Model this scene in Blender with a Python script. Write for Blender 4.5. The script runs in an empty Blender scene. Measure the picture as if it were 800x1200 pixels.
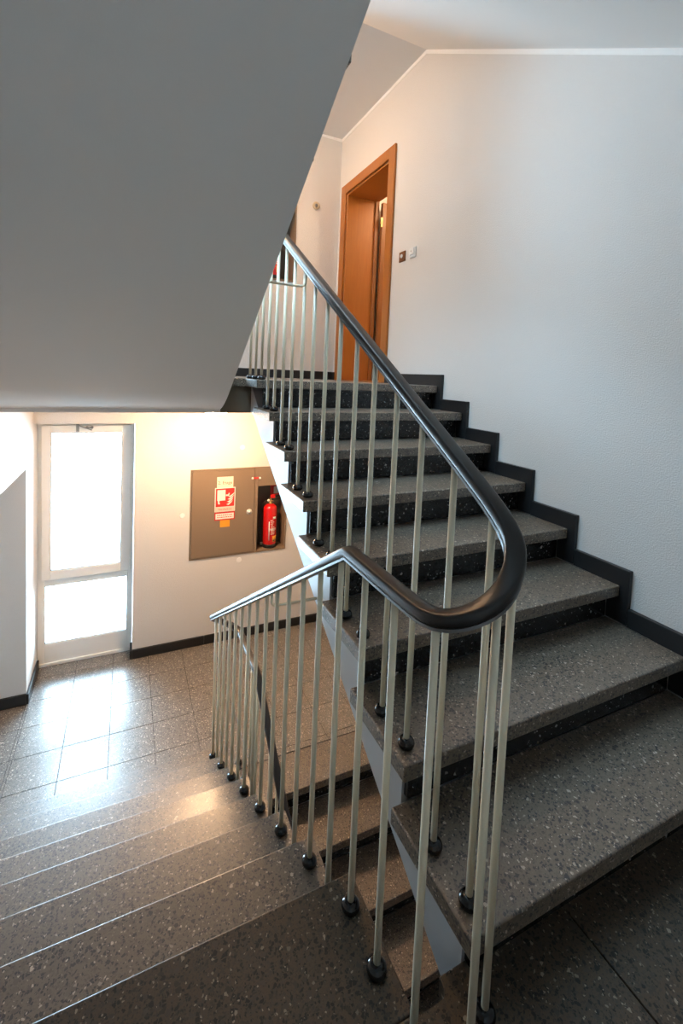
import bpy, bmesh, math, random
from mathutils import Vector, Matrix
random.seed(7)
S = bpy.context.scene
COL = S.collection

# ------------------------------------------------------------------ camera
cam_d = bpy.data.cameras.new('camera')
cam = bpy.data.objects.new('camera', cam_d); COL.objects.link(cam)
yaw, pit, rol = 0.43633, 0.0600, 0.04119
fw = Vector((math.sin(yaw)*math.cos(pit), math.cos(yaw)*math.cos(pit), -math.sin(pit)))
rt = Vector((math.cos(yaw), -math.sin(yaw), 0)); up = rt.cross(fw)
r2 = rt*math.cos(rol) + up*math.sin(rol); u2 = -rt*math.sin(rol) + up*math.cos(rol)
cam.matrix_world = Matrix(((r2.x, u2.x, -fw.x, -0.50375), (r2.y, u2.y, -fw.y, -0.70953),
                           (r2.z, u2.z, -fw.z, 1.43875), (0, 0, 0, 1)))
cam_d.sensor_fit = 'AUTO'; cam_d.sensor_width = 36.0
cam_d.lens = 529.33/1200*36.0
cam_d.shift_x = (400-395.24)/1200; cam_d.shift_y = (473.13-600)/1200
cam_d.clip_start = 0.02; cam_d.clip_end = 200
S.camera = cam

# ------------------------------------------------------------------ view, world, daylight
S.view_settings.view_transform = 'Standard'; S.view_settings.look = 'None'
S.view_settings.gamma = 1.0; S.view_settings.use_curve_mapping = False
S.view_settings.exposure = 1.25
S.cycles.use_denoising = True
S.cycles.max_bounces = 14; S.cycles.diffuse_bounces = 8
S.cycles.transparent_max_bounces = 16
S.cycles.caustics_reflective = False; S.cycles.caustics_refractive = False
S.cycles.sample_clamp_indirect = 8.0
W = bpy.data.worlds.new('overcast_sky'); S.world = W; W.use_nodes = True
bg = W.node_tree.nodes['Background']
bg.inputs[0].default_value = (0.56, 0.79, 1.0, 1); bg.inputs[1].default_value = 18
LAMP_EMIT = 122.0
def portal(x0, x1, y, z0, z1):
    l = bpy.data.lights.new('window_portal', 'AREA'); l.shape = 'RECTANGLE'
    l.size = x1-x0; l.size_y = z1-z0; l.cycles.is_portal = True
    o = bpy.data.objects.new('window_portal', l); COL.objects.link(o)
    o.location = ((x0+x1)/2, y, (z0+z1)/2); o.rotation_euler = (math.radians(-90), 0, 0)
portal(-1.22, -0.45, 4.25, -1.25, 0.90)
portal(-1.22, -0.45, 4.25, 1.55, 3.70)
_l = bpy.data.lights.new('fill_rooflight_portal', 'AREA'); _l.shape = 'RECTANGLE'; _l.size = 1.14; _l.size_y = 1.75; _l.cycles.is_portal = True  # sky sampling for the opening added in the roof
_o = bpy.data.objects.new('fill_rooflight_portal', _l); COL.objects.link(_o); _o.location = (-0.52, 1.275, 4.55)

# ------------------------------------------------------------------ materials
def new_mat(name):
    m = bpy.data.materials.new(name); m.use_nodes = True
    nt = m.node_tree; b = nt.nodes['Principled BSDF']
    return m, nt, b
def plain(name, col, rough=0.5, metal=0.0, bump=0.0, bscale=200.0, var=0.0, coat=0.0, spec=None, bdist=0.002):
    m, nt, b = new_mat(name)
    b.inputs['Base Color'].default_value = (*col, 1)
    b.inputs['Roughness'].default_value = rough; b.inputs['Metallic'].default_value = metal
    if coat: b.inputs['Coat Weight'].default_value = coat; b.inputs['Coat Roughness'].default_value = 0.15
    if spec is not None: b.inputs['Specular IOR Level'].default_value = spec
    if bump or var:
        g = nt.nodes.new('ShaderNodeNewGeometry')
        n = nt.nodes.new('ShaderNodeTexNoise'); n.inputs['Scale'].default_value = bscale; n.inputs['Detail'].default_value = 3
        nt.links.new(g.outputs['Position'], n.inputs['Vector'])
        if bump:
            bp = nt.nodes.new('ShaderNodeBump'); bp.inputs['Strength'].default_value = bump; bp.inputs['Distance'].default_value = bdist
            nt.links.new(n.outputs['Fac'], bp.inputs['Height']); nt.links.new(bp.outputs['Normal'], b.inputs['Normal'])
        if var:
            n2 = nt.nodes.new('ShaderNodeTexNoise'); n2.inputs['Scale'].default_value = 1.7; n2.inputs['Detail'].default_value = 4
            nt.links.new(g.outputs['Position'], n2.inputs['Vector'])
            mx = nt.nodes.new('ShaderNodeMix'); mx.data_type = 'RGBA'
            mx.inputs['A'].default_value = (*[c*(1-var) for c in col], 1); mx.inputs['B'].default_value = (*[min(1, c*(1+var)) for c in col], 1)
            nt.links.new(n2.outputs['Fac'], mx.inputs['Factor']); nt.links.new(mx.outputs['Result'], b.inputs['Base Color'])
    return m
def emis(name, col, st):
    m, nt, b = new_mat(name)
    b.inputs['Base Color'].default_value = (0.9, 0.88, 0.82, 1)
    b.inputs['Emission Color'].default_value = (*col, 1); b.inputs['Emission Strength'].default_value = st
    return m
def terrazzo(name, base, dark, mid, white, scale=95.0, rough=0.3, pw=0.07, pd=0.24, pm=0.3, spec=0.5, rvar=0.08, coat=0.0, crough=0.2):
    m, nt, b = new_mat(name)
    N, L = nt.nodes.new, nt.links.new
    g = N('ShaderNodeNewGeometry')
    w = N('ShaderNodeTexNoise'); w.inputs['Scale'].default_value = scale*1.1; w.inputs['Detail'].default_value = 2
    L(g.outputs['Position'], w.inputs['Vector'])
    sub = N('ShaderNodeVectorMath'); sub.operation = 'SUBTRACT'; sub.inputs[1].default_value = (0.5, 0.5, 0.5); L(w.outputs['Color'], sub.inputs[0])
    sc = N('ShaderNodeVectorMath'); sc.operation = 'SCALE'; sc.inputs['Scale'].default_value = 0.55/scale; L(sub.outputs[0], sc.inputs[0])
    ad = N('ShaderNodeVectorMath'); L(g.outputs['Position'], ad.inputs[0]); L(sc.outputs[0], ad.inputs[1])
    # matrix colour: fine mottling + broad wear
    nf = N('ShaderNodeTexNoise'); nf.inputs['Scale'].default_value = scale*2.6; nf.inputs['Detail'].default_value = 3; L(g.outputs['Position'], nf.inputs['Vector'])
    nb = N('ShaderNodeTexNoise'); nb.inputs['Scale'].default_value = 2.3; nb.inputs['Detail'].default_value = 3; L(g.outputs['Position'], nb.inputs['Vector'])
    mixf = N('ShaderNodeMix'); mixf.data_type = 'RGBA'
    mixf.inputs['A'].default_value = (*[c*0.65 for c in base], 1); mixf.inputs['B'].default_value = (*[c*1.35 for c in base], 1)
    L(nf.outputs['Fac'], mixf.inputs['Factor'])
    prev = mixf.outputs['Result']
    def chips(sca, rlo, rhi, col, size, seed):
        nonlocal prev
        of = N('ShaderNodeVectorMath'); of.inputs[1].default_value = (seed*3.1, seed*1.7, seed*0.9); L(ad.outputs[0], of.inputs[0])
        v = N('ShaderNodeTexVoronoi'); v.inputs['Scale'].default_value = sca; L(of.outputs[0], v.inputs['Vector'])
        s = N('ShaderNodeSeparateColor'); L(v.outputs['Color'], s.inputs[0])
        lo = N('ShaderNodeMath'); lo.operation = 'GREATER_THAN'; lo.inputs[1].default_value = rlo; L(s.outputs[0], lo.inputs[0])
        hi = N('ShaderNodeMath'); hi.operation = 'LESS_THAN'; hi.inputs[1].default_value = rhi; L(s.outputs[0], hi.inputs[0])
        # angular chips: cells shrunk by a margin that varies from cell to cell
        e = N('ShaderNodeTexVoronoi'); e.feature = 'DISTANCE_TO_EDGE'; e.inputs['Scale'].default_value = sca; L(of.outputs[0], e.inputs['Vector'])
        ra = N('ShaderNodeMath'); ra.operation = 'MULTIPLY_ADD'; ra.inputs[1].default_value = 0.26*(1-size); ra.inputs[2].default_value = 0.03; L(s.outputs[1], ra.inputs[0])
        di = N('ShaderNodeMath'); di.operation = 'GREATER_THAN'; L(e.outputs['Distance'], di.inputs[0]); L(ra.outputs[0], di.inputs[1])
        m1 = N('ShaderNodeMath'); m1.operation = 'MULTIPLY'; L(lo.outputs[0], m1.inputs[0]); L(hi.outputs[0], m1.inputs[1])
        m2 = N('ShaderNodeMath'); m2.operation = 'MULTIPLY'; L(m1.outputs[0], m2.inputs[0]); L(di.outputs[0], m2.inputs[1])
        cv = N('ShaderNodeMix'); cv.data_type = 'RGBA'; cv.inputs['A'].default_value = (*[c*0.6 for c in col], 1); cv.inputs['B'].default_value = (*[c*1.3 for c in col], 1)
        L(s.outputs[2], cv.inputs['Factor'])
        mx = N('ShaderNodeMix'); mx.data_type = 'RGBA'; L(m2.outputs[0], mx.inputs['Factor']); L(prev, mx.inputs['A']); L(cv.outputs['Result'], mx.inputs['B'])
        prev = mx.outputs['Result']
    chips(scale*1.9, 0.0, 0.42, mid, 0.7, 1)
    chips(scale*1.5, 0.1, 0.1+pd*0.8, dark, 0.4, 6)
    chips(scale, 0.0, pd*0.55, dark, 0.5, 2)
    chips(scale*0.8, 0.3, 0.3+pm*0.4, mid, 0.5, 5)
    chips(scale*1.1, 0.5, 0.5+pw*0.6, white, 0.2, 3)
    chips(scale*2.0, 0.2, 0.2+pw, white, 0.3, 4)
    L(prev, b.inputs['Base Color'])
    rr = N('ShaderNodeMapRange'); rr.inputs['To Min'].default_value = max(0.02, rough-rvar); rr.inputs['To Max'].default_value = rough+rvar
    L(nb.outputs['Fac'], rr.inputs['Value']); L(rr.outputs['Result'], b.inputs['Roughness'])
    b.inputs['Specular IOR Level'].default_value = spec
    b.inputs['Coat Weight'].default_value = coat; b.inputs['Coat Roughness'].default_value = crough
    return m
def wood(name, c1, c2, rough=0.4):
    m, nt, b = new_mat(name)
    N, L = nt.nodes.new, nt.links.new
    g = N('ShaderNodeNewGeometry'); mp = N('ShaderNodeMapping'); mp.inputs['Scale'].default_value = (60, 60, 3.5)
    L(g.outputs['Position'], mp.inputs['Vector'])
    n = N('ShaderNodeTexNoise'); n.inputs['Scale'].default_value = 1.0; n.inputs['Detail'].default_value = 5; n.inputs['Distortion'].default_value = 0.6
    L(mp.outputs['Vector'], n.inputs['Vector'])
    mx = N('ShaderNodeMix'); mx.data_type = 'RGBA'; mx.inputs['A'].default_value = (*c1, 1); mx.inputs['B'].default_value = (*c2, 1)
    L(n.outputs['Fac'], mx.inputs['Factor']); L(mx.outputs['Result'], b.inputs['Base Color'])
    b.inputs['Roughness'].default_value = rough
    return m
def glass_mat(name='window_glass', tr=(0.96, 0.985, 0.98)):
    m = bpy.data.materials.new(name); m.use_nodes = True; nt = m.node_tree
    nt.nodes.remove(nt.nodes['Principled BSDF'])
    N, L = nt.nodes.new, nt.links.new
    out = nt.nodes['Material Output']; t = N('ShaderNodeBsdfTransparent'); t.inputs[0].default_value = (*tr, 1)
    gl = N('ShaderNodeBsdfGlossy'); gl.inputs['Roughness'].default_value = 0.02
    fr = N('ShaderNodeFresnel'); fr.inputs[0].default_value = 1.45
    mx = N('ShaderNodeMixShader'); L(fr.outputs[0], mx.inputs[0]); L(t.outputs[0], mx.inputs[1]); L(gl.outputs[0], mx.inputs[2]); L(mx.outputs[0], out.inputs[0])
    return m

M = {}
M['wall'] = plain('white_stipple_wall', (0.72, 0.71, 0.695), 0.7, bump=0.9, bdist=0.003, bscale=150, spec=0.3)
M['ceil'] = plain('ceiling_white', (0.76, 0.755, 0.745), 0.75, bump=0.12, bscale=250, spec=0.2)
M['soffit'] = plain('soffit_plaster', (0.80, 0.79, 0.775), 0.7, bump=0.15, bscale=220, var=0.02, spec=0.2)
M['cheek'] = plain('cheek_white_paint', (0.42, 0.43, 0.44), 0.45, bump=0.1, bscale=60)
M['band'] = plain('white_paint_band', (0.9, 0.9, 0.89), 0.5)
M['tread'] = terrazzo('tread_terrazzo', (0.148, 0.115, 0.084), (0.020, 0.019, 0.018), (0.11, 0.086, 0.063), (0.44, 0.38, 0.31), 108, 0.44, pw=0.05, pd=0.26, spec=0.9, coat=0.45, crough=0.27)
M['riser'] = terrazzo('riser_terrazzo', (0.016, 0.016, 0.017), (0.007, 0.007, 0.008), (0.022, 0.023, 0.025), (0.30, 0.30, 0.29), 80, 0.2, pw=0.03)
M['floor'] = terrazzo('floor_tile_terrazzo', (0.160, 0.145, 0.128), (0.045, 0.042, 0.04), (0.15, 0.125, 0.10), (0.58, 0.52, 0.43), 105, 0.46, pw=0.10, pd=0.2, rvar=0.03, spec=0.9, coat=0.6, crough=0.2)
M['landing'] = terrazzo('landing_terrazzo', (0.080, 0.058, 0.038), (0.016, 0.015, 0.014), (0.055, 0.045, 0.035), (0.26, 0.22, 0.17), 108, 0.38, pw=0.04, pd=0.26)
M['joint'] = plain('tile_joint', (0.022, 0.02, 0.018), 0.8)
M['skirt'] = plain('skirting_slate', (0.014, 0.0145, 0.016), 0.42, bump=0.15, bscale=40, var=0.25)
M['rod'] = plain('baluster_cream_enamel', (0.80, 0.74, 0.57), 0.32)
M['rail'] = plain('handrail_black_plastic', (0.014, 0.013, 0.0125), 0.34)
M['bar'] = plain('handrail_steel_bar', (0.16, 0.17, 0.18), 0.35, metal=0.6)
M['ball'] = plain('ferrule_black_plastic', (0.006, 0.006, 0.007), 0.14)
M['wood'] = wood('oak_veneer', (0.33, 0.105, 0.012), (0.46, 0.16, 0.022), 0.38)
M['wood2'] = wood('oak_door_leaf', (0.22, 0.075, 0.014), (0.34, 0.125, 0.026), 0.4)
M['brass'] = plain('brass', (0.72, 0.52, 0.22), 0.25, metal=1.0)
M['frame'] = plain('window_frame_paint', (0.84, 0.85, 0.83), 0.4)
M['gasket'] = plain('glazing_bead_grey', (0.32, 0.34, 0.33), 0.5)
M['glass'] = glass_mat()
M['grey_metal'] = plain('grey_metal', (0.30, 0.30, 0.29), 0.35, metal=0.8)
M['silver'] = plain('lock_silver', (0.66, 0.65, 0.62), 0.35, metal=0.3)
M['cab'] = plain('cabinet_taupe_enamel', (0.235, 0.172, 0.118), 0.38)
M['cab_in'] = plain('cabinet_inside_dark', (0.10, 0.085, 0.068), 0.5)
M['gap'] = plain('shadow_gap', (0.05, 0.04, 0.03), 0.7)
M['red'] = plain('red_enamel', (0.62, 0.012, 0.012), 0.25, coat=0.4)
M['sred'] = plain('sign_red', (0.60, 0.035, 0.03), 0.5)
M['white'] = plain('sign_white', (0.85, 0.82, 0.76), 0.5)
M['cream'] = plain('label_cream', (0.86, 0.78, 0.62), 0.6)
M['pink'] = plain('sign_pale_pink', (0.80, 0.60, 0.50), 0.5)
M['orange'] = plain('orange_sticker', (0.85, 0.36, 0.03), 0.5)
M['ink'] = plain('brown_ink', (0.20, 0.12, 0.06), 0.6)
M['black'] = plain('black_rubber', (0.012, 0.012, 0.012), 0.4)
M['brown'] = plain('brown_switch_plastic', (0.16, 0.06, 0.012), 0.35)
M['wplast'] = plain('white_switch_plastic', (0.82, 0.84, 0.84), 0.3)
M['beige'] = plain('beige_plastic', (0.62, 0.52, 0.36), 0.4)
M['lamp'] = emis('lit_opal_glass', (1.0, 0.61, 0.33), LAMP_EMIT)
M['lamp_upper'] = emis('lit_opal_glass_dim', (1.0, 0.61, 0.33), LAMP_EMIT*0.8)
M['fascia'] = plain('fascia_plaster_shaded', (0.13, 0.105, 0.075), 0.7, bump=0.2, bscale=150)  # brown darkened further, so the colour carries the shade at the landing edge

# ------------------------------------------------------------------ helpers
def link(name, me, mat, parent=None, smooth=False):
    o = bpy.data.objects.new(name, me); COL.objects.link(o)
    if mat is not None and len(me.materials) == 0: me.materials.append(mat)
    if parent is not None: o.parent = parent
    if smooth:
        for p in me.polygons: p.use_smooth = True
    return o
def bm_obj(name, bm, mat, parent=None, smooth=False):
    bmesh.ops.recalc_face_normals(bm, faces=bm.faces)
    me = bpy.data.meshes.new(name); bm.to_mesh(me); bm.free()
    return link(name, me, mat, parent, smooth)
def empty(name, loc=(0, 0, 0), **kw):
    o = bpy.data.objects.new(name, None); COL.objects.link(o); o.location = loc
    o.empty_display_size = 0.1
    for k, v in kw.items(): o[k] = v
    return o
def add_box(bm, x0, x1, y0, y1, z0, z1, bev=0.0, seg=1):
    v = [bm.verts.new(p) for p in ((x0,y0,z0),(x1,y0,z0),(x1,y1,z0),(x0,y1,z0),(x0,y0,z1),(x1,y0,z1),(x1,y1,z1),(x0,y1,z1))]
    fs = [bm.faces.new([v[i] for i in q]) for q in ((3,2,1,0),(4,5,6,7),(0,1,5,4),(1,2,6,5),(2,3,7,6),(3,0,4,7))]
    if bev:
        es = list({e for f in fs for e in f.edges})
        bmesh.ops.bevel(bm, geom=es, offset=bev, segments=seg, affect='EDGES', profile=0.5)
def box(name, x0, x1, y0, y1, z0, z1, mat, parent=None, bev=0.0, seg=1):
    bm = bmesh.new(); add_box(bm, x0, x1, y0, y1, z0, z1, bev, seg)
    return bm_obj(name, bm, mat, parent)
def add_prism(bm, pts, axis, a, b, bev=0.0, seg=2):
    """polygon pts (2D) extruded along axis (0: pts are y,z; 1: x,z; 2: x,y) from a to b"""
    def P(p, t):
        return ((t, p[0], p[1]), (p[0], t, p[1]), (p[0], p[1], t))[axis]
    A = [bm.verts.new(P(p, a)) for p in pts]; B = [bm.verts.new(P(p, b)) for p in pts]
    n = len(pts); fs = [bm.faces.new(A), bm.faces.new(B[::-1])]
    for i in range(n): fs.append(bm.faces.new((A[i], B[i], B[(i+1) % n], A[(i+1) % n])))
    if bev:
        es = list({e for f in fs for e in f.edges})
        bmesh.ops.bevel(bm, geom=es, offset=bev, segments=seg, affect='EDGES', profile=0.5)
def prism(name, pts, axis, a, b, mat, parent=None, bev=0.0, seg=2):
    bm = bmesh.new(); add_prism(bm, pts, axis, a, b, bev, seg)
    return bm_obj(name, bm, mat, parent)
def wall_with_holes(name, axis, t0, t1, u0, u1, z0, z1, holes, mat):
    """wall normal to axis between t0,t1; u range, z range, rectangular holes (u0,u1,z0,z1)"""
    us = sorted({u0, u1, *[h[0] for h in holes], *[h[1] for h in holes]}); zs = sorted({z0, z1, *[h[2] for h in holes], *[h[3] for h in holes]})
    us = [u for u in us if u0 <= u <= u1]; zs = [z for z in zs if z0 <= z <= z1]
    solid = lambda i, j: 0 <= i < len(us)-1 and 0 <= j < len(zs)-1 and not any(h[0] < (us[i]+us[i+1])/2 < h[1] and h[2] < (zs[j]+zs[j+1])/2 < h[3] for h in holes)
    bm = bmesh.new(); V = {}
    def vert(t, i, j):
        k = (t, i, j)
        if k not in V: V[k] = bm.verts.new((t, us[i], zs[j]) if axis == 0 else (us[i], t, zs[j]))
        return V[k]
    for i in range(len(us)-1):
        for j in range(len(zs)-1):
            if not solid(i, j): continue
            for t in (t0, t1): bm.faces.new((vert(t,i,j), vert(t,i+1,j), vert(t,i+1,j+1), vert(t,i,j+1)))
            for (di, dj, a, b) in ((-1,0,(i,j),(i,j+1)), (1,0,(i+1,j),(i+1,j+1)), (0,-1,(i,j),(i+1,j)), (0,1,(i,j+1),(i+1,j+1))):
                if not solid(i+di, j+dj): bm.faces.new((vert(t0,*a), vert(t0,*b), vert(t1,*b), vert(t1,*a)))
    return bm_obj(name, bm, mat)
def add_cyl(bm, p0, p1, r0, r1=None, n=16, cap=True):
    r1 = r0 if r1 is None else r1
    p0, p1 = Vector(p0), Vector(p1); d = (p1-p0).normalized()
    a = d.orthogonal().normalized(); b = d.cross(a)
    R = [[bm.verts.new(p + (a*math.cos(2*math.pi*i/n) + b*math.sin(2*math.pi*i/n))*r) for i in range(n)] for p, r in ((p0, r0), (p1, r1))]
    for i in range(n): bm.faces.new((R[0][i], R[0][(i+1) % n], R[1][(i+1) % n], R[1][i]))
    if cap: bm.faces.new(R[0][::-1]); bm.faces.new(R[1])
def add_lathe(bm, prof, c, axis='z', n=24):
    rings = []
    for r, h in prof:
        ring = []
        for i in range(n):
            a = 2*math.pi*i/n; u, v = r*math.cos(a), r*math.sin(a)
            p = {'z': (c[0]+u, c[1]+v, c[2]+h), 'y': (c[0]+u, c[1]+h, c[2]+v), 'x': (c[0]+h, c[1]+u, c[2]+v)}[axis]
            ring.append(bm.verts.new(p))
        rings.append(ring)
    for k in range(len(rings)-1):
        for i in range(n): bm.faces.new((rings[k][i], rings[k][(i+1) % n], rings[k+1][(i+1) % n], rings[k+1][i]))
    bm.faces.new(rings[0][::-1]); bm.faces.new(rings[-1])
def lathe(name, prof, c, mat, parent=None, axis='z', n=24):
    bm = bmesh.new(); add_lathe(bm, prof, c, axis, n); return bm_obj(name, bm, mat, parent, True)
def sweep(bm, path, prof, upv=Vector((0, 0, 1)), sides=None):
    """sweep a closed 2D profile (side, up) along a path of points, keeping its top up"""
    P = [Vector(p) for p in path]; rings = []
    for i, p in enumerate(P):
        t = (P[min(i+1, len(P)-1)] - P[max(i-1, 0)]).normalized()
        h = Vector((t.x, t.y, 0))
        s = (sides[i] if sides else h.cross(upv)).normalized(); w = s.cross(t).normalized()
        rings.append([bm.verts.new(p + s*a + w*b) for a, b in prof])
    n = len(prof)
    for k in range(len(rings)-1):
        for i in range(n): bm.faces.new((rings[k][i], rings[k][(i+1) % n], rings[k+1][(i+1) % n], rings[k+1][i]))
    bm.faces.new(rings[0][::-1]); bm.faces.new(rings[-1])
def tube(name, path, r, mat, parent=None, n=10):
    bm = bmesh.new(); P = [Vector(p) for p in path]; rings = []
    a = None
    for i, p in enumerate(P):
        t = (P[min(i+1, len(P)-1)] - P[max(i-1, 0)]).normalized()
        a = t.orthogonal().normalized() if a is None else (a - t*a.dot(t)).normalized()
        b = t.cross(a)
        rings.append([bm.verts.new(p + (a*math.cos(2*math.pi*k/n) + b*math.sin(2*math.pi*k/n))*r) for k in range(n)])
    for k in range(len(rings)-1):
        for i in range(n): bm.faces.new((rings[k][i], rings[k][(i+1) % n], rings[k+1][(i+1) % n], rings[k+1][i]))
    bm.faces.new(rings[0][::-1]); bm.faces.new(rings[-1])
    return bm_obj(name, bm, mat, parent, True)

# ------------------------------------------------------------------ building dimensions
h, g = 0.175, 0.28837
XW = 1.606             # right wall face
XL = -1.24             # left wall face
YF = 3.97              # far wall face
YB = -1.40             # near wall face, behind the camera
Y0 = 0.36985           # landing nosing of the left flights
XE, XC = 0.217, 0.268  # right flight: tread ends, cheek face
XT, XK = 0.107, 0.060  # left flight: tread ends, cheek face
TT = 0.052             # tread thickness
OV = 0.06              # nosing overhang
SR = lambda y: 0.44 + 0.607*(y-1.1)          # soffit of the right flight
SL = lambda y: 1.165 + (2.29-y)*0.6636       # soffit of the left flight leading up from the upper floor
ZU = 1.165             # underside of the upper floor
ZC = 4.04              # underside of the next floor up
kw_s = dict(kind='structure')

# ------------------------------------------------------------------ room shell
def st(o): o['kind'] = 'structure'; return o
cabh = (0.083, 1.108, -0.492, 0.441)
cabh2 = (0.083, 1.108, 2.428, 3.361)
wn = (-1.24, -0.431, -1.60, 0.915); wn2 = (-1.24, -0.431, 1.38, 3.715)
st(wall_with_holes('wall_far', 1, YF, YF+0.28, XL-0.0, XW, -3.2, 4.3, [wn, wn2, cabh, cabh2], M['wall']))
dh = (2.895, 3.79, 1.40, 3.40)
st(wall_with_holes('wall_right', 0, XW, XW+0.26, YB-0.2, YF+0.28, -3.2, 4.3, [dh], M['wall']))
ph = (2.30, 3.633, -1.60, 0.589); ph2 = (2.40, 3.633, 1.393, 3.389)
st(wall_with_holes('wall_left', 0, XL-0.2, XL, YB-0.2, YF+0.28, -3.2, 4.3, [ph, ph2], M['wall']))
st(box('wall_near', XL, XW, YB-0.2, YB, -3.2, 4.3, M['wall']))
# passage to the left on each storey
for k, dz in enumerate((0.0, 2.8)):
    bm = bmesh.new()
    if k: add_box(bm, XL-1.9, XL-0.0, 1.9, 3.80, 1.2, 1.395)
    add_box(bm, XL-1.9, XL-0.2, 3.633, 3.80, -1.4+dz, 1.0+dz)
    add_box(bm, XL-1.9, XL-0.2, 1.9, 2.05, -1.4+dz, 1.0+dz)
    add_box(bm, XL-2.0, XL-1.9, 1.9, 3.80, -1.4+dz, 1.0+dz)
    add_box(bm, XL-1.9, XL-0.2, 2.05, 3.633, 1.0+dz, 1.1+dz)
    st(bm_obj('wall_passage', bm, M['wall']))
# ceilings
st(prism('ceiling', [(XL, 2.345), (XC, 2.345), (XC, 2.419), (XW, 2.419), (XW, YF), (XL, YF)], 2, ZC, ZC+0.24, M['ceil']))
# roof over the top of the stairwell with an added, unseen glazed rooflight
RL = (-1.14, 0.10, 0.35, 2.20)
bm = bmesh.new()
add_box(bm, XL-0.2, RL[0], YB-0.2, YF+0.28, 4.3, 4.45); add_box(bm, RL[1], XW+0.26, YB-0.2, YF+0.28, 4.3, 4.45)
add_box(bm, RL[0], RL[1], YB-0.2, RL[2], 4.3, 4.45); add_box(bm, RL[0], RL[1], RL[3], YF+0.28, 4.3, 4.45)
st(bm_obj('ceiling', bm, M['ceil']))
st(box('ceiling', XL, XW, YB, 0.079, 2.60, 2.80, M['ceil']))
st(box('floor', XL, XW, YB, YF, -3.2, -3.0, M['landing']))            # bottom of the stairwell
# upper floor slab (the lower storey's ceiling)
fu = bmesh.new()
add_prism(fu, [(XL, 2.345), (XK, 2.345), (XK, 2.36), (XC, 2.36), (XC, 2.34), (XW, 2.34), (XW, YF), (XL, YF)], 2, ZU, 1.395)
st(bm_obj('floor', fu, M['ceil']))
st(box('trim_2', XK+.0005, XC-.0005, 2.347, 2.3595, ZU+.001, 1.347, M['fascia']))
ftop = bmesh.new()
add_prism(ftop, [(XL, 2.33), (XE, 2.33), (XW-0.02, 2.33), (XW-0.02, YF-0.02), (XL, YF-0.02)], 2, 1.348, 1.40, 0.003)
st(bm_obj('floor', ftop, M['tread']))
# lower floor with tiles
fl = bmesh.new()
add_prism(fl, [(XL-1.9, 2.05), (XL, 2.05), (XL, 2.10), (XC, 2.10), (XC, 2.33), (XW, 2.33), (XW, YF), (wn[1], YF), (wn[1], YF+0.28), (XL, YF+0.28), (XL, 3.70), (XL-1.9, 3.70)], 2, -1.6, -1.403)
lower = st(bm_obj('floor', fl, M['joint']))
ts, tx, ty = 0.3116, -1.2204, 2.7016
def tiles(parent, x_lo, x_hi, y_lo, y_hi, ox, oy, ztop, mat, thick=0.02, ts=ts):
    i0, i1 = math.floor((x_lo-ox)/ts), math.ceil((x_hi-ox)/ts); j0, j1 = math.floor((y_lo-oy)/ts), math.ceil((y_hi-oy)/ts)
    cache = {}
    for i in range(i0, i1):
        for j in range(j0, j1):
            a, b = max(x_lo, ox+i*ts)+0.0018, min(x_hi, ox+(i+1)*ts)-0.0018
            c, d = max(y_lo, oy+j*ts)+0.0018, min(y_hi, oy+(j+1)*ts)-0.0018
            if b-a < 0.012 or d-c < 0.012: continue
            key = (round(b-a, 4), round(d-c, 4))
            if key not in cache:
                bm = bmesh.new(); add_box(bm, -(b-a)/2, (b-a)/2, -(d-c)/2, (d-c)/2, -thick, 0, 0.0008)
                bmesh.ops.recalc_face_normals(bm, faces=bm.faces)
                me = bpy.data.meshes.new('floor_tile'); bm.to_mesh(me); bm.free(); me.materials.append(mat); cache[key] = me
            o = bpy.data.objects.new('floor_tile', cache[key]); COL.objects.link(o); o.parent = parent
            o.location = ((a+b)/2, (c+d)/2, ztop - random.random()*0.0004)
            o.rotation_euler = (random.uniform(-.0007, .0007), random.uniform(-.0007, .0007), 0)
tiles(lower, XL, XW-0.022, 2.335, YF-0.0225, tx, ty, -1.40, M['floor'])
tiles(lower, XL+.002, wn[1]-.002, YF-0.0225, 4.114, tx, ty, -1.40, M['floor'])
tiles(lower, XL-0.9, XL, 2.3, 3.61, tx, ty, -1.40, M['floor'])
# half landing with its edge slabs around the stair eye
hl = bmesh.new()
add_prism(hl, [(XL, YB), (XW, YB), (XW, 0.08), (XC, 0.08), (0.212, 0.08), (0.206, 0.05), (0.12, 0.05), (XK, 0.06), (XK, 0.30), (XL, 0.30)], 2, -0.2, -0.022)
land = st(bm_obj('floor', hl, M['joint']))
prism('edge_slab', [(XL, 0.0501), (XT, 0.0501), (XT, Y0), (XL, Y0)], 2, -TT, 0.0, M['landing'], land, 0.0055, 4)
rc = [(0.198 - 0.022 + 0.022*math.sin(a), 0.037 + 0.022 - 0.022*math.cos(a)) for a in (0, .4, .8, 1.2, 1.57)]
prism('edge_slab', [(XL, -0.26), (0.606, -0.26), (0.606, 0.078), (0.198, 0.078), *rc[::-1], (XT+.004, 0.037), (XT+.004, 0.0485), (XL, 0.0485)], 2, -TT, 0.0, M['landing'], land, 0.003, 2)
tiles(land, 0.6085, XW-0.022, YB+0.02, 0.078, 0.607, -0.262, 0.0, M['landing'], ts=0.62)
tiles(land, XL+0.02, 0.606, YB+0.02, -0.262, 0.607, -0.262, 0.0, M['landing'], ts=0.62)

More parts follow.
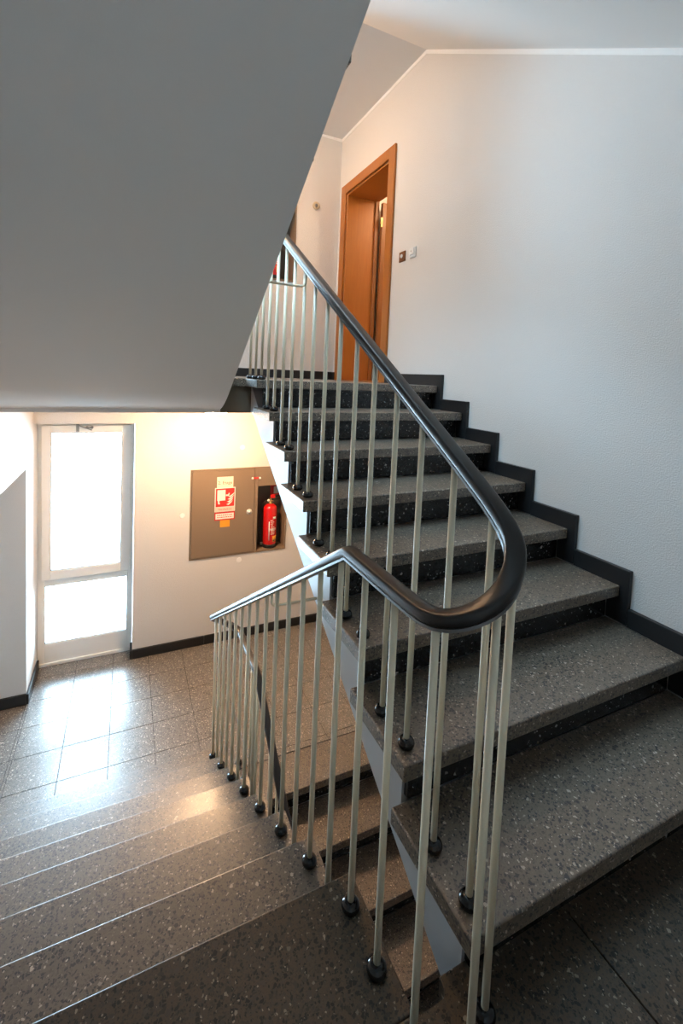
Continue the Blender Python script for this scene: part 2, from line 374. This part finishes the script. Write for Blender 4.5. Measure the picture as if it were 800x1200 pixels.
# ------------------------------------------------------------------ windows
def window(n, dz, gm):
    y0, y1 = 4.115, 4.185
    X0, X1, Z0, Z1 = -1.236, -0.433, -1.395+dz, 0.912+dz
    bm = bmesh.new()
    add_box(bm, X0, X0+0.055, y0, y1, Z0, Z1, .003); add_box(bm, X1-0.05, X1, y0, y1, Z0, Z1, .003)
    add_box(bm, X0+0.055, X1-0.05, y0, y1, Z0, -1.185+dz, .003); add_box(bm, X0+0.055, X1-0.05, y0, y1, -0.625+dz, -0.545+dz, .003)
    add_box(bm, X0+0.055, X1-0.05, y0, y1, Z1-0.03, Z1, .003)
    add_box(bm, X0, X1, y0-0.012, y0+0.005, Z0, Z0+0.03, .002)
    root = st(bm_obj('window_%d' % n, bm, M['frame']))
    sash = bmesh.new(); a, b, c, d = -1.205, -0.462, -0.56+dz, 0.888+dz; ys = y0-0.022
    add_box(sash, a, -1.132, ys, y1-0.01, c, d, .004); add_box(sash, -0.545, b, ys, y1-0.01, c, d, .004)
    add_box(sash, -1.132, -0.545, ys, y1-0.01, c, -0.476+dz, .004); add_box(sash, -1.132, -0.545, ys, y1-0.01, 0.818+dz, d, .004)
    s = bm_obj('sash', sash, M['frame'], root)
    def bead(x0, x1, z0, z1, y, par):
        bm = bmesh.new(); t = 0.006
        add_box(bm, x0, x0+t, y, y+.02, z0, z1); add_box(bm, x1-t, x1, y, y+.02, z0, z1)
        add_box(bm, x0+t, x1-t, y, y+.02, z0, z0+t); add_box(bm, x0+t, x1-t, y, y+.02, z1-t, z1)
        bm_obj('glazing_bead', bm, M['gasket'], par)
    bead(-1.132, -0.545, -0.476+dz, 0.818+dz, ys+.006, s); bead(-1.181, -0.483, -1.185+dz, -0.625+dz, y0+.006, root)
    box('pane', -1.128, -0.549, y0+.02, y0+.026, -0.472+dz, 0.814+dz, gm, s)
    box('pane', -1.178, -0.486, y0+.03, y0+.036, -1.182+dz, -0.628+dz, gm, root)
    op = bmesh.new(); zt = 0.868+dz      # scissor opener at the head of the sash
    add_cyl(op, (-0.842, ys+.004, zt), (-0.842, ys-.03, zt), 0.011); add_cyl(op, (-0.80, ys+.004, zt), (-0.80, ys-.028, zt), 0.012)
    add_cyl(op, (-0.842, ys-.022, zt), (-0.80, ys-.022, zt), 0.005)
    add_box(op, -0.93, -0.905, ys-.006, ys+.004, zt-.04, zt+.03); add_cyl(op, (-0.915, ys-.006, zt+.02), (-0.80, ys-.018, zt-.025), 0.005)
    bm_obj('opener', op, M['grey_metal'], root)
def fill_rooflight():
    x0, x1, y0, y1 = RL; t = 0.05
    bm = bmesh.new()
    add_box(bm, x0, x0+t, y0, y1, 4.30, 4.52, .003); add_box(bm, x1-t, x1, y0, y1, 4.30, 4.52, .003)
    add_box(bm, x0+t, x1-t, y0, y0+t, 4.30, 4.52, .003); add_box(bm, x0+t, x1-t, y1-t, y1, 4.30, 4.52, .003)
    root = st(bm_obj('window_3', bm, M['frame']))  # added out of view to throw cool light on the right wall
    box('pane', x0+t, x1-t, y0+t, y1-t, 4.48, 4.486, M['glass'], root)
fill_rooflight()
window(1, 0.0, M['glass']); window(2, 2.8, M['glass'])
# ------------------------------------------------------------------ upper door on the right wall
dr = st(empty('door_1', (XW, 3.34, 1.40)))
def dbox(name, x0, x1, y0, y1, z0, z1, mat, bev=0.003):
    bm = bmesh.new(); add_box(bm, x0-XW, x1-XW, y0-3.34, y1-3.34, z0-1.4, z1-1.4, bev)
    return bm_obj(name, bm, mat, dr)
dbox('architrave', XW-0.022, XW, 2.797, 2.90, 1.40, 3.49, M['wood']); dbox('architrave', XW-0.022, XW, 3.785, 3.885, 1.40, 3.49, M['wood'])
dbox('architrave', XW-0.022, XW, 2.90, 3.785, 3.393, 3.49, M['wood'])
dbox('lining', XW-0.002, 1.985, 3.765, 3.785, 1.40, 3.393, M['wood']); dbox('lining', XW-0.002, 1.985, 2.90, 2.92, 1.40, 3.393, M['wood'])
dbox('lining', XW-0.002, 1.985, 2.92, 3.765, 3.373, 3.393, M['wood'])
dbox('threshold', XW-0.01, 1.985, 2.92, 3.765, 1.385, 1.408, M['wood2'])
dbox('stop', 1.94, 1.985, 3.745, 3.765, 1.40, 3.373, M['wood2'])
leaf = dbox('leaf', 2.002, 2.83, 3.70, 3.742, 1.412, 3.355, M['wood2'], .004)
for z in (1.65, 3.09):
    bm = bmesh.new(); add_cyl(bm, (1.992-XW, 3.697-3.34, z-1.4), (1.992-XW, 3.697-3.34, z-1.4+0.10), 0.009); add_box(bm, 1.990-XW, 2.004-XW, 3.695-3.34, 3.709-3.34, z-1.4, z-1.3)
    bm_obj('hinge', bm, M['brass'], leaf)
bm = bmesh.new()   # room behind the door
add_box(bm, 1.866, 3.2, 3.86, 4.0, 1.38, 4.0); add_box(bm, 1.866, 3.2, 2.3, 2.4, 1.38, 4.0); add_box(bm, 3.2, 3.3, 2.3, 4.0, 1.38, 4.0)
add_box(bm, 1.866, 3.2, 2.4, 3.86, 3.8, 4.0); add_box(bm, 1.866, 3.2, 2.4, 3.86, 1.3, 1.38)
st(bm_obj('wall_beyond', bm, M['wall']))
pl = bpy.data.lights.new('room_lamp_light', 'POINT'); pl.energy = 14; pl.color = (1.0, 0.68, 0.40); pl.shadow_soft_size = 0.09
po = bpy.data.objects.new('room_lamp_light', pl); COL.objects.link(po); po.location = (2.65, 2.95, 3.55)

# ------------------------------------------------------------------ skirting
bs = st(empty('baseboard_right', (XW, 0, 0)))
def skp(pts):
    bm = bmesh.new(); add_prism(bm, pts, 0, -0.0245, 0.0, 0.003, 2); bm_obj('skirting_panel', bm, M['skirt'], bs)
SH = 0.080
for k in range(1, 8):
    yk, yn, z = (k-1)*g, k*g, k*h
    skp([(yk-.04, z-h+.002), (yk+OV, z-h+.002), (yk+OV, z-.001), (yn-.042, z-.001), (yn-.042, z+SH), (yk-.04, z+SH)])
y8 = 7*g
skp([(y8-.04, 7*h+.002), (y8+OV, 7*h+.002), (y8+OV, 8*h), (2.795, 8*h), (2.795, 8*h+SH+.004), (y8-.04, 8*h+SH+.004)])
skp([(YB+.002, .001), (-.042, .001), (-.042, SH), (YB+.002, SH)])
skp([(3.887, 1.401), (YF-.002, 1.401), (YF-.002, 1.486), (3.887, 1.486)])
skp([(2.34, -1.399), (YF-.002, -1.399), (YF-.002, -1.31), (2.34, -1.31)])
bf = st(empty('baseboard_far', (0, YF, 0)))
for z0 in (-1.4, 1.4):
    x = wn[1]
    for xe in (0.25, 0.93, XW-0.026):
        bm = bmesh.new(); add_box(bm, x+.0008, xe-.0008, -0.022, 0, z0+.001, z0+0.088, .003, 2); bm_obj('skirting_panel', bm, M['skirt'], bf); x = xe
    bm = bmesh.new(); add_box(bm, wn[1]-.02, wn[1]+.001, -0.022, 0.13, z0+.001, z0+0.088, .003, 2); bm_obj('skirting_panel', bm, M['skirt'], bf)
bl = st(empty('baseboard_left', (XL, 0, 0)))
for z0 in (-1.4, 1.4):
    bm = bmesh.new(); add_box(bm, 0, .02, 3.612, 4.10, z0+.001, z0+0.088, .003, 2); bm_obj('skirting_panel', bm, M['skirt'], bl)
    bm = bmesh.new(); add_box(bm, -1.0, .0, 3.612, 3.632, z0+.001, z0+0.088, .003, 2); bm_obj('skirting_panel', bm, M['skirt'], bl)
# pale painted band where ceilings meet walls
tr = bmesh.new()
yr = 2.417
add_prism(tr, [(yr, ZC), (yr, ZC-.028), (YF, ZC-.028), (YF, ZC)], 0, XW-.004, XW)
add_prism(tr, [(-.02, SR(-.02)+2.8), (-.02, SR(-.02)+2.77), (yr, ZC-.03), (yr, ZC)], 0, XW-.004, XW)
add_box(tr, XL, XW-.004, YF-.004, YF, ZC-.028, ZC)
st(bm_obj('trim_1', tr, M['band']))

# ------------------------------------------------------------------ stair flights
def right_flight(dz, label, treads=True, lo=1):
    root = empty('stair_flight', (0.9, 0, dz), label=label, category='staircase', group='flights of the stairwell')
    off = Vector((0.9, 0, dz))
    def pz(name, pts, a, b, mat, bev=0.0, seg=2):
        bm = bmesh.new(); add_prism(bm, [(y, z) for y, z in pts], 0, a-0.9, b-0.9, bev, seg); return bm_obj(name, bm, mat, root)
    yend = 1.1 + (ZU-0.44)/0.607 if dz == 0 else 1.1 + (ZC-2.8-0.44)/0.607
    zig = [(0.081, -0.02)]
    for k in range(1, 8):
        zig += [((k-1)*g+OV+.021, k*h-TT-.001), (k*g+OV+.021, k*h-TT-.001)]
    zig += [(max(2.34, yend), 8*h-TT-.001), (max(2.34, yend), SR(yend))]
    zig = [p for i, p in enumerate(zig)]
    slab = zig + ([(yend, SR(yend))] if yend < 2.34 else []) + [(0.081, SR(0.081))]
    pz('stringer', slab, XC, XW-.001, M['cheek'] if dz == 0 else M['ceil'])
    if not treads: return root
    for k in range(lo, 9):
        yn = (k-1)*g; back = k*g+OV if k < 8 else 2.329
        pz('tread', [(yn, k*h-TT), (back, k*h-TT), (back, k*h), (yn, k*h)], XE, XW-.0255, M['tread'], .0055, 4)
        pz('riser', [(yn+OV, (k-1)*h+.0005), (yn+OV+.02, (k-1)*h+.0005), (yn+OV+.02, k*h-TT-.0005), (yn+OV, k*h-TT-.0005)], XC+.008, XW-.0255, M['riser'], .0015, 1)
    return root
right_flight(0.0, 'dark terrazzo stair flight climbing along the white wall to the wooden door')
right_flight(-2.8, 'lamp-lit lower stair flight seen through the gap, descending under the climbing flight', lo=4)
right_flight(2.8, 'bare sloping stair soffit overhead, running along the white wall above the wooden door', treads=False)
def left_flight(dz, label):
    root = empty('stair_flight', (-0.5, 0, dz), label=label, category='staircase', group='flights of the stairwell')
    def pz(name, pts, a, b, mat, bev=0.0, seg=2):
        bm = bmesh.new(); add_prism(bm, pts, 0, a+0.5, b+0.5, bev, seg); return bm_obj(name, bm, mat, root)
    sl = lambda y: SL(y) - 2.8
    # underside steps, from the landing down
    pts = [(Y0-OV-.021, -TT-.001)]
    for j in range(1, 8):
        yb = Y0+(j-1)*g-OV-.021
        pts += [(yb, -j*h-TT-.001), (Y0+j*g-OV-.021, -j*h-TT-.001)]
    yb = Y0+7*g-OV-.021
    pts += [(yb, -8*h+.0)]
    zb = ZU-2.8
    for t in [1-q/16 for q in range(17)]:   # rounded foot of the soffit
        y = (1-t)**2*2.05 + 2*t*(1-t)*2.29 + t*t*2.52; z = (1-t)**2*sl(2.05) + 2*t*(1-t)*zb + t*t*zb
        pts.append((y, z))
    pts += [(0.13, sl(0.13)), (0.13, -0.20), (Y0-OV-.021, -0.2)]
    # close the polygon up to the floor slab
    k = len(pts)
    poly = []
    for p in pts: poly.append(p)
    i = poly.index((yb, -8*h+.0)); poly.insert(i+1, (2.52, -8*h-.0))
    pz('stringer', poly, XL+.001, XK, M['soffit'])
    for j in range(1, 8):
        yn = Y0+j*g; back = Y0+(j-1)*g-OV
        pz('tread', [(yn, -j*h-TT), (back, -j*h-TT), (back, -j*h), (yn, -j*h)], XL+.001, XT, M['tread'], .0055, 4)
    for j in range(1, 9):
        yr_ = Y0+(j-1)*g-OV
        pz('riser', [(yr_, -j*h+.0005), (yr_-.02, -j*h+.0005), (yr_-.02, -(j-1)*h-TT-.0005), (yr_, -(j-1)*h-TT-.0005)], XL+.001, XK, M['riser'], .0015, 1)
    return root
left_flight(0.0, 'terrazzo stair flight descending toward the bright window and fire cabinet')
left_flight(2.8, 'underside of the stair flight overhead, large plain grey soffit hiding its treads')

# ------------------------------------------------------------------ railing
rail = empty('stair_railing', (0.262, 0, 0), label='black handrail on cream balusters winding round the open stair eye', category='railing')
RX, LX = 0.262, 0.062
SLP = 0.6238
zr = lambda y: 1.286 + SLP*(y-0.295)              # right rail, underside of the bar
zl = lambda y: 0.935 if y < 0.383 else 0.935 - (y-0.383)*0.607
def near_u(n=20):
    out = []
    for i in range(n+1):
        t = i/n; a = math.pi*t; yc = 0.03
        z1, z0 = zr(yc), 0.935
        out.append((0.162+0.1*math.cos(a), yc-0.1*math.sin(a), z0+(z1-z0)*(1-t)**1.6))
    return out
def far_u(zfloor, n=18):
    out = []
    zlev = zfloor + 0.935
    zt = zl(2.42) + (zfloor+1.4)
    for i in range(n+1):
        t = i/n; a = math.pi*t; yc = 2.42
        out.append((0.162+0.1*math.cos(a), yc+0.1*math.sin(a), zlev+(zt-zlev)*t**1.6))
    return out
def lin(p, q, n): return [tuple(p[i]+(q[i]-p[i])*t/n for i in range(3)) for t in range(n+1)]
def rnd(path, it=2):
    """soften kinks a little"""
    P = [Vector(p) for p in path]
    for _ in range(it):
        P = [P[0]] + [(P[i-1]+P[i]*2+P[i+1])/4 for i in range(1, len(P)-1)] + [P[-1]]
    return P
zkr = 2.335
path = []
yk = lambda zlev: 0.295 + (zlev-1.286)/SLP
low_y = yk(-0.465+2.8)
path += lin((RX, 0.45, zr(0.45)-2.8), (RX, low_y, -0.465), 40)
path += lin((RX, low_y, -0.465), (RX, 2.42, -0.465), 10)[1:]
path += far_u(-1.4)[1:]
path += lin((LX, 2.42, zl(2.42)), (LX, 0.383, 0.935), 44)[1:]
path += lin((LX, 0.383, 0.935), (LX, 0.03, 0.935), 12)[1:]
path += near_u()[::-1][1:]
path += lin((RX, 0.03, zr(0.03)), (RX, low_y, 2.335), 44)[1:]
path += lin((RX, low_y, 2.335), (RX, 2.42, 2.335), 10)[1:]
path += far_u(1.4)[1:]
path += lin((LX, 2.42, zl(2.42)+2.8), (LX, 0.383, 3.735), 44)[1:]
path = [Vector(p) for p in path]
for _ in range(6):         # ease the bend at the landing, leave the sharp kinks where the slopes change
    path = [path[i] if i in (0, len(path)-1) or not (0.8 < path[i].z < 1.45 and path[i].y < 0.24) else (path[i-1]+path[i]*2+path[i+1])/4 for i in range(len(path))]
local = [p - Vector((0.262, 0, 0)) for p in path]
RW, RH = 0.022, 0.029
prof = []
for i in range(20):       # domed plastic section with a flat underside
    a = 2*math.pi*i/20; c, s = math.cos(a), math.sin(a)
    x = RW*math.copysign(abs(c)**0.48, c)
    y = (0.5*RH + 0.5*RH*math.copysign(abs(s)**0.6, s)) + 0.005
    prof.append((x, y))
bm = bmesh.new(); sweep(bm, local, prof); hr = bm_obj('handrail', bm, M['rail'], rail, True)
bm = bmesh.new(); sweep(bm, local, [(-.0185, -.001), (.0185, -.001), (.0185, .0055), (-.0185, .0055)]); bm_obj('core_bar', bm, M['bar'], rail)
# balusters: one mesh per height, each with its ferrule
rod_cache = {}
fbm = bmesh.new(); add_lathe(fbm, [(.019, 0), (.0235, .003), (.0252, .009), (.0245, .015), (.0215, .0205), (.016, .0245), (.0095, .0262)], (0, 0, 0), 'z', 20)
bmesh.ops.recalc_face_normals(fbm, faces=fbm.faces)
fme = bpy.data.meshes.new('ferrule'); fbm.to_mesh(fme); fbm.free(); fme.materials.append(M['ball'])
for p in fme.polygons: p.use_smooth = True
def baluster(x, y, z0, z1):
    key = round(z1-z0, 4)
    if key not in rod_cache:
        bm = bmesh.new(); add_cyl(bm, (0, 0, 0.004), (0, 0, z1-z0+.003), 0.0088, n=14); bmesh.ops.recalc_face_normals(bm, faces=bm.faces)
        me = bpy.data.meshes.new('baluster'); bm.to_mesh(me); bm.free(); me.materials.append(M['rod'])
        for p in me.polygons: p.use_smooth = len(p.vertices) == 4
        rod_cache[key] = me
    o = bpy.data.objects.new('baluster', rod_cache[key]); COL.objects.link(o); o.parent = rail; o.location = (x-0.262, y, z0)
    f = bpy.data.objects.new('ferrule', fme); COL.objects.link(f); f.parent = o
    return o
def rail_z(x, y, zmin, zmax):
    best = min((p for p in path if zmin < p.z < zmax), key=lambda p: (p.x-x)**2+(p.y-y)**2)
    return best.z
for k in range(1, 8):
    for dy in (0.062, 0.203):
        y = (k-1)*g+dy; baluster(RX, y, k*h, min(zr(y), 2.335))
        if k >= 4: baluster(RX, y, k*h-2.8, min(zr(y), 2.335)-2.8)
for y in (2.08, 2.225, 2.375):
    baluster(RX, y, 1.4, 2.335); baluster(RX, y, -1.4, -0.465)
for j in range(1, 8):
    for dy in (0.083, 0.227):
        y = Y0+j*g-dy; baluster(LX, y, -j*h, zl(y))
for y in (0.287, 0.145): baluster(LX, y, 0.0, 0.935)
baluster(0.067, 0.0, 0.0, rail_z(0.067, 0.0, 0.9, 1.3)); baluster(0.158, -0.07, 0.0, rail_z(0.158, -0.07, 0.9, 1.3)); baluster(0.249, -0.02, 0.0, rail_z(0.249, -0.02, 0.9, 1.3))
for j in range(4, 8):
    for dy in (0.083, 0.227):
        y = Y0+j*g-dy; baluster(LX, y, -j*h+2.8, zl(y)+2.8)
# braces tying the rail to the neighbouring flight's cheek
def brace(x0, x1, y, z, ztop):
    s = 1 if x1 > x0 else -1
    pts = [(x0-.262, y, ztop), (x0-.262, y, z+.03)] + [(x0-.262+s*.022*(1-math.cos(a)), y, z+.03-.03*math.sin(a)) for a in (.4, .8, 1.2, 1.57)] + [(x1-.262, y, z)]
    tube('brace', pts, 0.0062, M['rod'], rail)
brace(LX, XC, 1.085, 0.452, zl(1.085)); brace(RX, XK, 1.345, 1.86, zr(1.345))

# ------------------------------------------------------------------ ceiling lamps
def lamp(zc, label, mat):
    r = empty('ceiling_lamp', (0.19, 3.24, zc), label=label, category='lamp')
    lathe('base', [(.13, 0), (.132, -.008), (.132, -.022), (.12, -.026)], (0, 0, 0), M['white'], r)
    lathe('diffuser', [(.118, -.026), (.125, -.033), (.125, -.045), (.112, -.067), (.08, -.083), (.035, -.091), (.002, -.092)], (0, 0, 0), mat, r)
lamp(ZU, 'lit round opal ceiling lamp just below the grey soffit edge, over the lower floor', M['lamp'])
lamp(ZC, 'lit round opal ceiling lamp over the upper floor, hidden above the soffit', M['lamp_upper'])

# ------------------------------------------------------------------ fire hose cabinets and extinguishers
def text(name, s, size, loc, mat, parent, align='CENTER'):
    c = bpy.data.curves.new(name, 'FONT'); c.body = s; c.size = size; c.align_x = align; c.align_y = 'CENTER'; c.extrude = 0.0004
    t = bpy.data.objects.new(name, c); COL.objects.link(t); bpy.context.view_layer.update()
    me = bpy.data.meshes.new_from_object(t.evaluated_get(bpy.context.evaluated_depsgraph_get()))
    bpy.data.objects.remove(t); me.materials.clear(); me.materials.append(mat)
    o = bpy.data.objects.new(name, me); COL.objects.link(o); o.location = loc; o.rotation_euler = (math.pi/2, 0, 0); o.parent = parent
    return o
def cabinet(z0, label, full):
    x0, x1, H = 0.083, 1.108, 0.933
    r = empty('fire_hose_cabinet', (x0, YF, z0), label=label, category='cabinet', group='fire cabinets on the far wall')
    L = lambda x: x-x0
    w = x1-x0; xd = 0.660; xn = 0.695; zn0, zn1 = 0.022, 0.725; fy = -0.008
    bm = bmesh.new()      # box body with a frame and the open niche on the right
    add_box(bm, 0, w, 0.18, 0.19, 0, H); add_box(bm, 0, 0.012, fy, 0.18, 0, H); add_box(bm, w-0.014, w, fy, 0.18, 0, H)
    add_box(bm, 0.012, w-0.014, fy, 0.18, 0, 0.016); add_box(bm, 0.012, w-0.014, fy, 0.18, H-0.016, H)
    add_box(bm, xd, xn, fy, 0.18, 0.016, H-0.016)
    add_box(bm, xn, w-0.014, fy, 0.012, zn1, H-0.016, 0.001); add_box(bm, xn, w-0.014, 0.012, 0.18, zn1, zn1+.012)
    bm_obj('body', bm, M['cab'], r)
    box('back_panel', xn+.001, w-.015, 0.172, 0.179, 0.017, zn1, M['cab_in'], r)
    d = box('cabinet_door', 0.016, xd-0.004, fy-.004, 0.012, 0.020, H-0.020, M['cab'], r, .002)
    bm = bmesh.new()
    add_lathe(bm, [(.030, 0.0), (.031, -.005), (.026, -.009), (.012, -.010), (.011, -.018), (.002, -.019)], (0.605, fy-.004, 0.456), 'y', 24)
    bm_obj('lock', bm, M['silver'], d, True)
    if not full: return r
    y = fy-.0042
    def card(name, x0_, x1_, z0_, z1_, mat, par, dy=0.0, t=.0012):
        return box(name, x0_, x1_, y-dy-t, y-dy, z0_, z1_, mat, par)
    lab = card('floor_label', 0.262, 0.428, 0.715, 0.848, M['cream'], d)
    text('lettering', '2. Etage', 0.047, (0.345, y-.0016, 0.785), M['ink'], lab)
    sg = card('hose_sign', 0.243, 0.452, 0.482, 0.735, M['white'], d, .0014)
    card('red_field', 0.252, 0.443, 0.535, 0.726, M['sred'], sg, .0027)
    bm = bmesh.new(); yy = y-.0041      # pictogram: hose reel, hose end, flames
    def poly(pts): add_prism(bm, pts, 1, yy-.0006, yy)
    poly([(0.266, 0.600), (0.350, 0.600), (0.350, 0.712), (0.266, 0.712)])
    poly([(0.274, 0.600), (0.290, 0.600), (0.290, 0.575), (0.296, 0.575), (0.296, 0.565), (0.280, 0.562), (0.274, 0.575)])
    poly([(0.354, 0.662), (0.376, 0.662), (0.384, 0.680), (0.394, 0.672), (0.386, 0.645), (0.354, 0.645)])
    for q in range(4):
        a = 0.366+q*0.006; b = 0.550+q*0.027
        poly([(a-.006, b+.008), (a+.018, b), (a+.044, b+.022), (a+.062, b+.050), (a+.040, b+.034), (a+.014, b+.016)])
    bm_obj('pictogram', bm, M['white'], sg)
    card('caption_strip', 0.246, 0.449, 0.484, 0.531, M['pink'], sg, .0027)
    text('lettering', 'Wandhydrant', 0.025, (0.347, y-.0046, 0.508), M['sred'], sg)
    ns = card('notice_sign', 0.243, 0.452, 0.392, 0.478, M['sred'], d, .0014)
    pf = card('notice_field', 0.254, 0.441, 0.405, 0.464, M['white'], ns, .0027)
    bm = bmesh.new(); rnd_ = random.Random(3)
    for row in (0.446, 0.424):
        x = 0.270
        while x < 0.424:
            wd = rnd_.uniform(.008, .022); add_box(bm, x, min(x+wd, .428), y-.0046, y-.0040, row-.004, row+.004); x += wd+.006
    bm_obj('small_print', bm, M['sred'], ns)
    card('inspection_sticker', 0.302, 0.402, 0.318, 0.391, M['orange'], d)
    sp = box('seal_strip', 0.634, 0.708, fy-.0065, fy-.0042, 0.806, 0.826, M['sred'], r)
    for xx in (0.631, 0.711):
        lathe('seal_disc', [(.0125, 0), (.0125, -.002), (.001, -.0022)], (xx, fy-.0055, 0.814), M['white'], sp, 'y', 14)
    si = box('niche_sign', 0.885, 1.004, 0.166, 0.171, 0.560, 0.722, M['sred'], r)
    box('niche_sign_panel', 0.925, 0.985, 0.164, 0.1657, 0.585, 0.665, M['white'], si)
    return r
cabinet(-0.492, 'taupe fire hose cabinet on the lower floor wall with red hose sign', True)
cabinet(2.428, 'fire cabinet on the upper floor wall, mostly hidden behind grey soffit', False)
def extinguisher(z0, label, cx=0.948):
    c = (cx, YF+0.082, z0+0.0165)
    r = empty('fire_extinguisher', c, label=label, category='fire extinguisher', group='red extinguishers in the fire cabinets')
    R = 0.074
    lathe('foot_ring', [(R*.97, 0), (R*1.04, .004), (R*1.04, .035), (R*.99, .04)], (0, 0, 0), M['black'], r, n=28)
    lathe('cylinder', [(R*.96, .038), (R, .045), (R, .425), (R*.95, .445), (R*.78, .463), (R*.5, .476), (R*.28, .482)], (0, 0, 0), M['red'], r, n=28)
    lathe('collar', [(.022, .480), (.024, .486), (.024, .500), (.018, .504)], (0, 0, 0), M['brass'], r, n=18)
    bm = bmesh.new(); add_cyl(bm, (0, 0, .50), (0, 0, .545), .015); add_cyl(bm, (-.035, -.005, .515), (.03, 0, .515), .009); bm_obj('valve', bm, M['brass'], r)
    lathe('gauge', [(.014, 0), (.014, -.010), (.001, -.011)], (-.026, -.012, .522), M['wplast'], r, 'y', 16)
    bm = bmesh.new()
    add_prism(bm, [(-.012, .530), (.10, .545), (.115, .530), (.105, .520), (.02, .518), (-.012, .516)], 1, -.012, .012, .002, 1)
    add_prism(bm, [(-.018, .545), (.02, .560), (.095, .575), (.10, .566), (.03, .548), (-.012, .535)], 1, -.011, .011, .002, 1)
    bm_obj('lever', bm, M['black'], r)
    box('safety_tab', -.004, .048, -.016, -.0125, .545, .585, M['red'], r, .001)
    tube('hose', [(-.035, -.004, .515), (-.07, .0, .50), (-.094, .012, .45), (-.102, .02, .36), (-.104, .02, .24), (-.100, .02, .13), (-.092, .012, .07), (-.09, .01, .05)], .011, M['black'], r)
    lathe('hose_nozzle', [(.011, 0), (.015, -.006), (.013, -.03), (.01, -.032)], (-.09, .01, .055), M['grey_metal'], r, n=14)
    # printed label wrapped on the front of the cylinder
    def wrap(name, a0, a1, z_0, z_1, mat, par, off=.0008, n=6):
        bm = bmesh.new(); A, B = [], []
        for i in range(n+1):
            a = a0+(a1-a0)*i/n
            for lst, rad in ((A, R+off), (B, R+off-.0006)):
                lst.append([bm.verts.new((rad*math.sin(a), -rad*math.cos(a), z)) for z in (z_0, z_1)])
        for i in range(n):
            bm.faces.new((A[i][0], A[i+1][0], A[i+1][1], A[i][1])); bm.faces.new((B[i+1][0], B[i][0], B[i][1], B[i+1][1]))
            bm.faces.new((A[i][1], A[i+1][1], B[i+1][1], B[i][1])); bm.faces.new((A[i+1][0], A[i][0], B[i][0], B[i+1][0]))
        bm.faces.new((A[0][0], A[0][1], B[0][1], B[0][0])); bm.faces.new((A[n][1], A[n][0], B[n][0], B[n][1]))
        return bm_obj(name, bm, mat, par, True)
    rr = random.Random(5)
    bm_parts = []
    lb = wrap('label_patch', 0.18, 0.95, .07, .135, M['orange'], r)
    for q in range(2): wrap('pictogram', .33+q*.33, .48+q*.33, .077, .091, M['black'], lb, .0016, 2)
    wrap('lettering_line', -.42, -.30, .09, .30, M['white'], r)
    for q in range(9): wrap('lettering_line', -.2+rr.uniform(0, .1), .35+rr.uniform(-.2, .25), .155+q*.019, .162+q*.019, M['pink'], r, .0008, 3)
    wrap('label_patch', .2, .7, .325, .35, M['white'], r); 
    for q in range(3): wrap('label_patch', -.15+q*.32, .02+q*.32, .20, .222, M['white'], r, .0012, 2)
    return r
extinguisher(-0.492, 'red fire extinguisher with orange label standing in the lower cabinet niche')
extinguisher(2.428, 'red fire extinguisher in the upper cabinet, glimpsed behind balusters above the handrail', 0.893)

# ------------------------------------------------------------------ wall fittings
def switch_brown():
    r = empty('light_switch', (XW, 2.622, 2.478), label='brown square light switch beside the wooden door', category='switch')
    box('plate', -.010, 0, -.045, .045, -.042, .042, M['brown'], r, .002, 2)
    lathe('button', [(.017, -.009), (.0165, -.014), (.010, -.0165), (.001, -.017)], (0, .004, .004), M['wplast'], r, 'x', 20)
def switch_white():
    r = empty('light_switch', (XW, 2.463, 2.478), label='white rounded switch right of the brown switch on the wall', category='switch')
    box('plate', -.012, 0, -.042, .042, -.042, .042, M['wplast'], r, .006, 3)
    box('rocker', -.022, -.012, -.030, .030, -.022, .034, M['wplast'], r, .004, 2)
    lathe('indicator', [(.005, -.0215), (.004, -.0235), (.0005, -.024)], (0, .006, .008), M['brown'], r, 'x', 12)
switch_brown(); switch_white()
r = empty('wall_knob', (1.325, YF, 3.275), label='round brass ring fitting high on the far wall left of the door', category='wall fitting')
bm = bmesh.new(); add_lathe(bm, [(.040, 0), (.041, -.012), (.034, -.018), (.022, -.016), (.018, -.010)], (0, 0, 0), 'y', 28); bm_obj('ring', bm, M['beige'], r, True)
lathe('centre', [(.0165, -.009), (.0165, -.017), (.012, -.020), (.001, -.021)], (0, 0, 0), M['grey_metal'], r, 'y', 20)
for i, (x, z) in enumerate(((0.012, -0.02), (0.597, -0.555), (0.60, 0.655))):
    o = lathe('filler_spot', [(.028, 0), (.026, -.0012), (.015, -.0018), (.001, -.002)], (x, YF, z), M['band'], None, 'y', 18)
    o['label'] = ('pale round plaster patch left of the cabinet', 'pale round plaster patch under the cabinet', 'pale round plaster patch above the cabinet, below the lamp')[i]
    o['category'] = 'wall patch'; o['group'] = 'plaster patches on the far wall'
